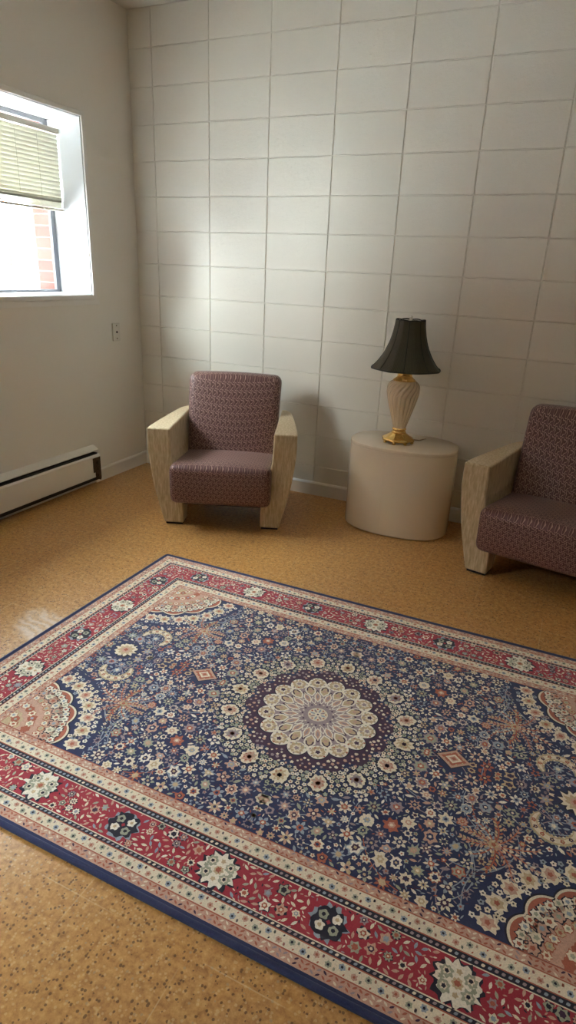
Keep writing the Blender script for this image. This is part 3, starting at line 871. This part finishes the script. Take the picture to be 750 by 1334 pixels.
def cres(sx, sy):
    P = [(sx*u, sy*v) for u, v in CRES]; n = len(P)
    w = [.003+.021*math.sin(PI*min(1, (i+.4)/(n-.4)))**.6 for i in range(n)]
    strip(P, [q+.007 for q in w], 'sage', 3); strip(P, [q+.003 for q in w], 'gold', 4); strip(P, [q*.62 for q in w], 'cream', 5)
    for i in range(1, n-1):
        a = math.atan2(P[i][1]-P[i-1][1], P[i][0]-P[i-1][0])
        for e in (-1, 1): leaf(P[i][0]-math.sin(a)*e*(w[i]/2+.003), P[i][1]+math.cos(a)*e*(w[i]/2+.003), .009, .006, a+e*.9, pick(('gold', 2), ('cream', 2), ('sage', 1)), 5)
        if 1 < i < n-2 and i % 2: star(P[i][0], P[i][1], .0078, 5, 0, 'rust' if i % 4 == 1 else 'maroon', 6, .3, m=2); star(P[i][0], P[i][1], .003, 4, 0, 'gold', 7, .2, m=2)
    star(sx*.758, sy*.118, .019, 7, 0, 'grey', 3, .45); star(sx*.758, sy*.118, .008, 5, 0, 'cream', 4, .3)
mir(cres)
for sx in (1, -1):
    x = sx*.812
    star(x, 0, .052, 12, 0, 'dark', 3, .2); star(x, 0, .047, 12, 0, 'cream', 4, .25); star(x, 0, .034, 9, 0, 'gold', 5, .3); star(x, 0, .020, 7, 0, 'pink', 6, .3); star(x, 0, .010, 6, 0, 'rust', 7, .3)
resv += [(.812, 0, .055)]
# corner spandrels: rosy quarter medallions edged with cream scallops
def spandrel(sx, sy):
    K = 40; X, Y = FX, FY
    def pt(r, t): return (sx*(X-r*math.cos(t)), sy*(Y-r*math.sin(t)))
    def sector(rf, col, lay):
        z = TH+lay*LAY; c = rb.verts.new((sx*X, sy*Y, z)); v = [rb.verts.new((*pt(rf(PI/2*i/K), PI/2*i/K), z)) for i in range(K+1)]
        for i in range(K): rb.faces.new((c, v[i], v[i+1])).material_index = YI[col]
    S = lambda t, a: a*.75*abs(math.sin(7*t))**.7
    sector(lambda t: .218+S(t, .030), 'dark', 2); sector(lambda t: .213+S(t, .030), 'cream', 3); sector(lambda t: .206+S(t, .030), 'rust', 4); sector(lambda t: .176+S(t, .02), 'pink', 4.5)
    sector(lambda t: .120+S(t, .02), 'pink', 5); sector(lambda t: .060+S(t, .012), 'gold', 6)
    for rr, n, s_, cols in ((.201, 13, .014, ('white', 'cream')), (.187, 13, .008, ('cream', 'pink')), (.172, 9, .017, ('pink', 'cream')), (.142, 9, .012, ('cream', 'gold')), (.096, 6, .015, ('rust', 'cream')), (.045, 3, .014, ('cream', 'rust'))):
        for i in range(n):
            t = PI/2*(i+.5)/n; p_ = pt(rr, t)
            star(p_[0], p_[1], s_*1.15, 6, 0, 'dark' if rr > .16 else 'rust', 7, .2); star(p_[0], p_[1], s_, 6, 0, cols[i % 2], 8, .3); star(p_[0], p_[1], s_*.45, 5, 0, ('rust', 'sage', 'grey')[i % 3], 9, .3, m=2)
    for i in range(7):
        t = PI/2*(i+.5)/7; p_ = pt(.275, t); a = math.atan2(p_[1]-sy*Y, p_[0]-sx*X)
        star(p_[0], p_[1], .026, 8, 0, 'cream', 3, .25, 1.2, 4, a); star(p_[0], p_[1], .017, 6, 0, 'gold' if i % 2 else 'pink', 4, .3, 1.2, 4, a); star(p_[0], p_[1], .008, 5, 0, 'rust', 5, .3)
        for dr, q in ((.248, .5), (.262, .42), (.262, .58), (.285, .5), (.305, .36), (.305, .64), (.312, 0)):
            tt = PI/2*(i+.5+q)/7
            if tt < PI/2: p2 = pt(dr, tt); star(p2[0], p2[1], .0092, 5, R.random()*6, pick(('cream', 3), ('white', 2), ('grey', 2), ('mauve', 1)), 3, .3); star(p2[0], p2[1], .003, 4, 0, 'dark', 4, .2, m=2)
mir(spandrel); resv += [(FX, FY, .325)]
# scattered flowers
fl = [q for q in resv]; plants = []
def ok(x, y, r, k=1.0):
    return x+r*.6 < FX and y+r*.6 < FY and all((x-a)**2+(y-b)**2 > (r*k+q)**2 for a, b, q in fl)
for target, tr in ((.0215, 500), (.0165, 2600), (.0125, 6500), (.009, 10000)):
    for _ in range(tr):
        x, y = R.uniform(0, FX), R.uniform(0, FY); r = target*R.uniform(.85, 1.1)
        if ok(x, y, r*1.02): fl.append((x, y, r)); plants.append((x, y, r))
for x, y, r in plants:
    if r > .0115:
        n = R.choice((5, 6, 7, 8, 8)); rot = R.random()*6
        q = pick(('cream', 4.6), ('pink', 2.2), ('grey', 1.8), ('sage', 1.8), ('gold', 1.7), ('rust', 1.0), ('mauve', 1.3), ('white', 1.2))
        q2 = pick(('rust', 2), ('gold', 1.5), ('navy', 1.6), ('grey', 1), ('pink', 1), ('maroon', 1))
        if q2 == q: q2 = 'maroon'
        q3 = pick(('cream', 2), ('navy', 1), ('gold', 1)); dp = R.uniform(.25, .5); sq = R.choice((1, 1, 1.25)); dr = R.random()*6
        split = R.random() < .5; two = R.random() < .4
        edge = not split and R.random() < .45 and r > .015; qe = pick(('rust', 1), ('grey', 1), ('cream', 2), ('mauve', 1))
        def f(sx, sy):
            d2 = ang(sx, sy, dr)
            if edge: star(sx*x, sy*y, r*1.14, n, rot, qe, 2, dp*.8, sq, 4, d2)
            if split:
                for k_ in range(n):
                    t_ = ang(sx, sy, rot+2*PI*k_/n); leaf(sx*x+math.cos(t_)*r*.60, sy*y+math.sin(t_)*r*.60, r*.92, r*(3.3/n), t_, q if k_ % 2 or not two else qe, 3)
            else: star(sx*x, sy*y, r*.98, n, rot, q, 3, dp, sq, 4, d2)
            star(sx*x, sy*y, r*.52, 6, rot, q2, 4, .3, sq, 3, d2)
            if r > .014: star(sx*x, sy*y, r*.24, 5, 0, q3, 5, .2, m=2)
    else:
        a = R.random()*6.3; q = pick(('cream', 3), ('grey', 2), ('sage', 2), ('pink', 2), ('mauve', 2), ('rust', 1), ('white', 1.4)); k = R.random() < .5
        def f(sx, sy):
            if k: star(sx*x, sy*y, r*.95, 5, a, q, 3, .4, m=3); star(sx*x, sy*y, r*.34, 4, 0, 'rust' if q != 'rust' else 'cream', 4, .2, m=2)
            else: leaf(sx*x, sy*y, r*2.5, r*1.1, ang(sx, sy, a), q, 3)
    mir(f)
tiny = []
for _ in range(16000):
    x, y = R.uniform(0, FX), R.uniform(0, FY)
    if ok(x, y, .0035) and all((x-a)**2+(y-b)**2 > .0105**2 for a, b in tiny):
        tiny.append((x, y)); a = R.random()*6.3; L = R.uniform(.009, .016); q = pick(('grey', 3), ('sage', 2), ('mauve', 3), ('cream', 2), ('rust', 1.6), ('maroon', 1.6))
        mir(lambda sx, sy: leaf(sx*x, sy*y, L, .0044, ang(sx, sy, a), q, 2))
# winding stems
for _ in range(75):
    x, y = R.uniform(0, FX), R.uniform(0, FY); a = R.random()*6.3; b = R.choice((-1, 1))*R.uniform(4, 9); pts = []
    for i in range(14):
        if not (x < FX and y < FY and x > -.02 and y > -.02) or math.hypot(x, y) < .35 or math.hypot(FX-x, FY-y) < .32: break
        pts.append((x, y)); x += math.cos(a)*.013; y += math.sin(a)*.013; a += b*.013
    if len(pts) > 4:
        q = pick(('mauve', 2), ('rust', 1.4), ('grey', 2), ('maroon', 1))
        mir(lambda sx, sy: strip([(sx*u, sy*v) for u, v in pts], .0028, q, 1))

for f in rb.faces:
    if f.normal.z < 0 or True: pass
rb.normal_update()
for f in rb.faces:
    if f.normal.z < 0: f.normal_flip()
# woven slab under the pile
sl = bmesh.new(); box(sl, -HL+.004, HL-.004, -HW+.004, HW-.004, .001, TH-.0004)
me = bpy.data.meshes.new('slab'); sl.to_mesh(me); sl.free(); rb.from_mesh(me); bpy.data.meshes.remove(me)
me = bpy.data.meshes.new('area_rug'); rb.to_mesh(me); rb.free()
for m in YM: me.materials.append(m)
rug = bpy.data.objects.new('area_rug', me); C.objects.link(rug); rug.location = (2.295, -2.088, 0)
tag(rug, 'navy floral oriental rug with red border and cream central medallion', 'rug')
# corded navy edge all round
bm = bmesh.new()
rc = .008; pts = []
for cx_, cy_, a0 in ((HL-.018, HW-.018, 0), (-HL+.018, HW-.018, PI/2), (-HL+.018, -HW+.018, PI), (HL-.018, -HW+.018, 3*PI/2)):
    for i in range(6):
        t = a0+PI/2*i/5; pts.append((cx_+.012*math.cos(t), cy_+.012*math.sin(t)))
pts.append(pts[0])
sec = [(math.cos(2*PI*k/10)*.0095, math.sin(2*PI*k/10)*.0068+.0068) for k in range(10)]
rings = []
for i, p in enumerate(pts[:-1]):
    a, b = pts[i-1] if i else pts[-2], pts[(i+1) % (len(pts)-1)]
    d = Vector((b[0]-a[0], b[1]-a[1], 0)).normalized(); nrm = Vector((d.y, -d.x, 0))
    rings.append([bm.verts.new((p[0]+nrm.x*u, p[1]+nrm.y*u, w)) for u, w in sec])
for i in range(len(rings)):
    a, b = rings[i], rings[(i+1) % len(rings)]
    for k in range(10): bm.faces.new((a[k], a[(k+1) % 10], b[(k+1) % 10], b[k]))
o = link('binding', bm, YM[YI['navy']], rug, smooth=True); o['label'] = 'corded navy edge binding'

# ------------------------------------------------------------------ outdoors beyond the window
bm = bmesh.new()
nx = 24; xs = [-.46-13*i/nx for i in range(nx+1)]; ys = [-30+48*i/30 for i in range(31)]
rs = random.Random(2)
V = [[bm.verts.new((x, y, .55+.72*min(1, (-x-.46)/7.4)**.8+rs.uniform(-.02, .02))) for y in ys] for x in xs]
for i in range(nx):
    for j in range(30): bm.faces.new((V[i][j], V[i+1][j], V[i+1][j+1], V[i][j+1]))
o = link('ground', bm, M['snow'], smooth=True); struct(o, 'bright snowy ground outside the window', 'ground')
nb = thing('outside_building', 'red brick building with a pale panel seen outside through the window', 'building', (-8.6, 6, 0))
bm = bmesh.new(); box(bm, -4, 0, -13.5, 9, .9, 7.6)
link('brick_wall', bm, M['brick'], nb)
for (y0, y1) in ((.78, 2.6), (-3.5, -1.4), (4.2, 6.2)):
    boxes('pale_panel', [(-.02, .05, y0, y1, 1.0, 4.0)], M['stucco'], nb, .01)
boxes('roof_coping', [(-4.1, .12, -13.6, 9.1, 7.6, 7.74)], M['roofing'], nb, .01)

# ------------------------------------------------------------------ light
w = bpy.data.worlds.new('overcast_sky'); bpy.context.scene.world = w; w.use_nodes = True
bg = w.node_tree.nodes['Background']
bg.inputs[0].default_value = (.87, .945, 1.0, 1); bg.inputs[1].default_value = 24.0
for (y0, y1) in ((WY0, WY1), (VY0, VY1)):
    L = bpy.data.lights.new('daylight_portal', 'AREA'); L.shape = 'RECTANGLE'; L.size = WZ1-WZ0; L.size_y = y1-y0
    L.cycles.is_portal = True
    o = bpy.data.objects.new('daylight_portal', L); C.objects.link(o)
    o.location = (-.46, (y0+y1)/2, (WZ0+WZ1)/2); o.rotation_euler = (0, -PI/2, 0)

# ------------------------------------------------------------------ camera
cam = bpy.data.cameras.new('camera'); co = bpy.data.objects.new('camera', cam); C.objects.link(co)
Rv = Vector((0.9051963644, 0.4230577688, 0.0405174790)); Uv = Vector((-0.1887668517, 0.3148078430, 0.9301951933)); Fv = Vector((-0.3807710829, 0.8496576641, -0.3648221981))
mw = Matrix.Identity(4)
for i in range(3): mw[i][0], mw[i][1], mw[i][2] = Rv[i], Uv[i], -Fv[i]
mw.translation = Vector((2.87104, -3.69528, 1.41759))
co.matrix_world = mw
cam.sensor_fit = 'HORIZONTAL'; cam.sensor_width = 36; cam.lens = 801.4457*36/750; cam.clip_start = .02; cam.clip_end = 100
sc = bpy.context.scene; sc.camera = co
sc.view_settings.view_transform = 'Standard'; sc.view_settings.look = 'None'
sc.view_settings.exposure = 1.08; sc.view_settings.gamma = 1; sc.view_settings.use_curve_mapping = False
sc.cycles.max_bounces = 14; sc.cycles.diffuse_bounces = 8; sc.cycles.transparent_max_bounces = 16
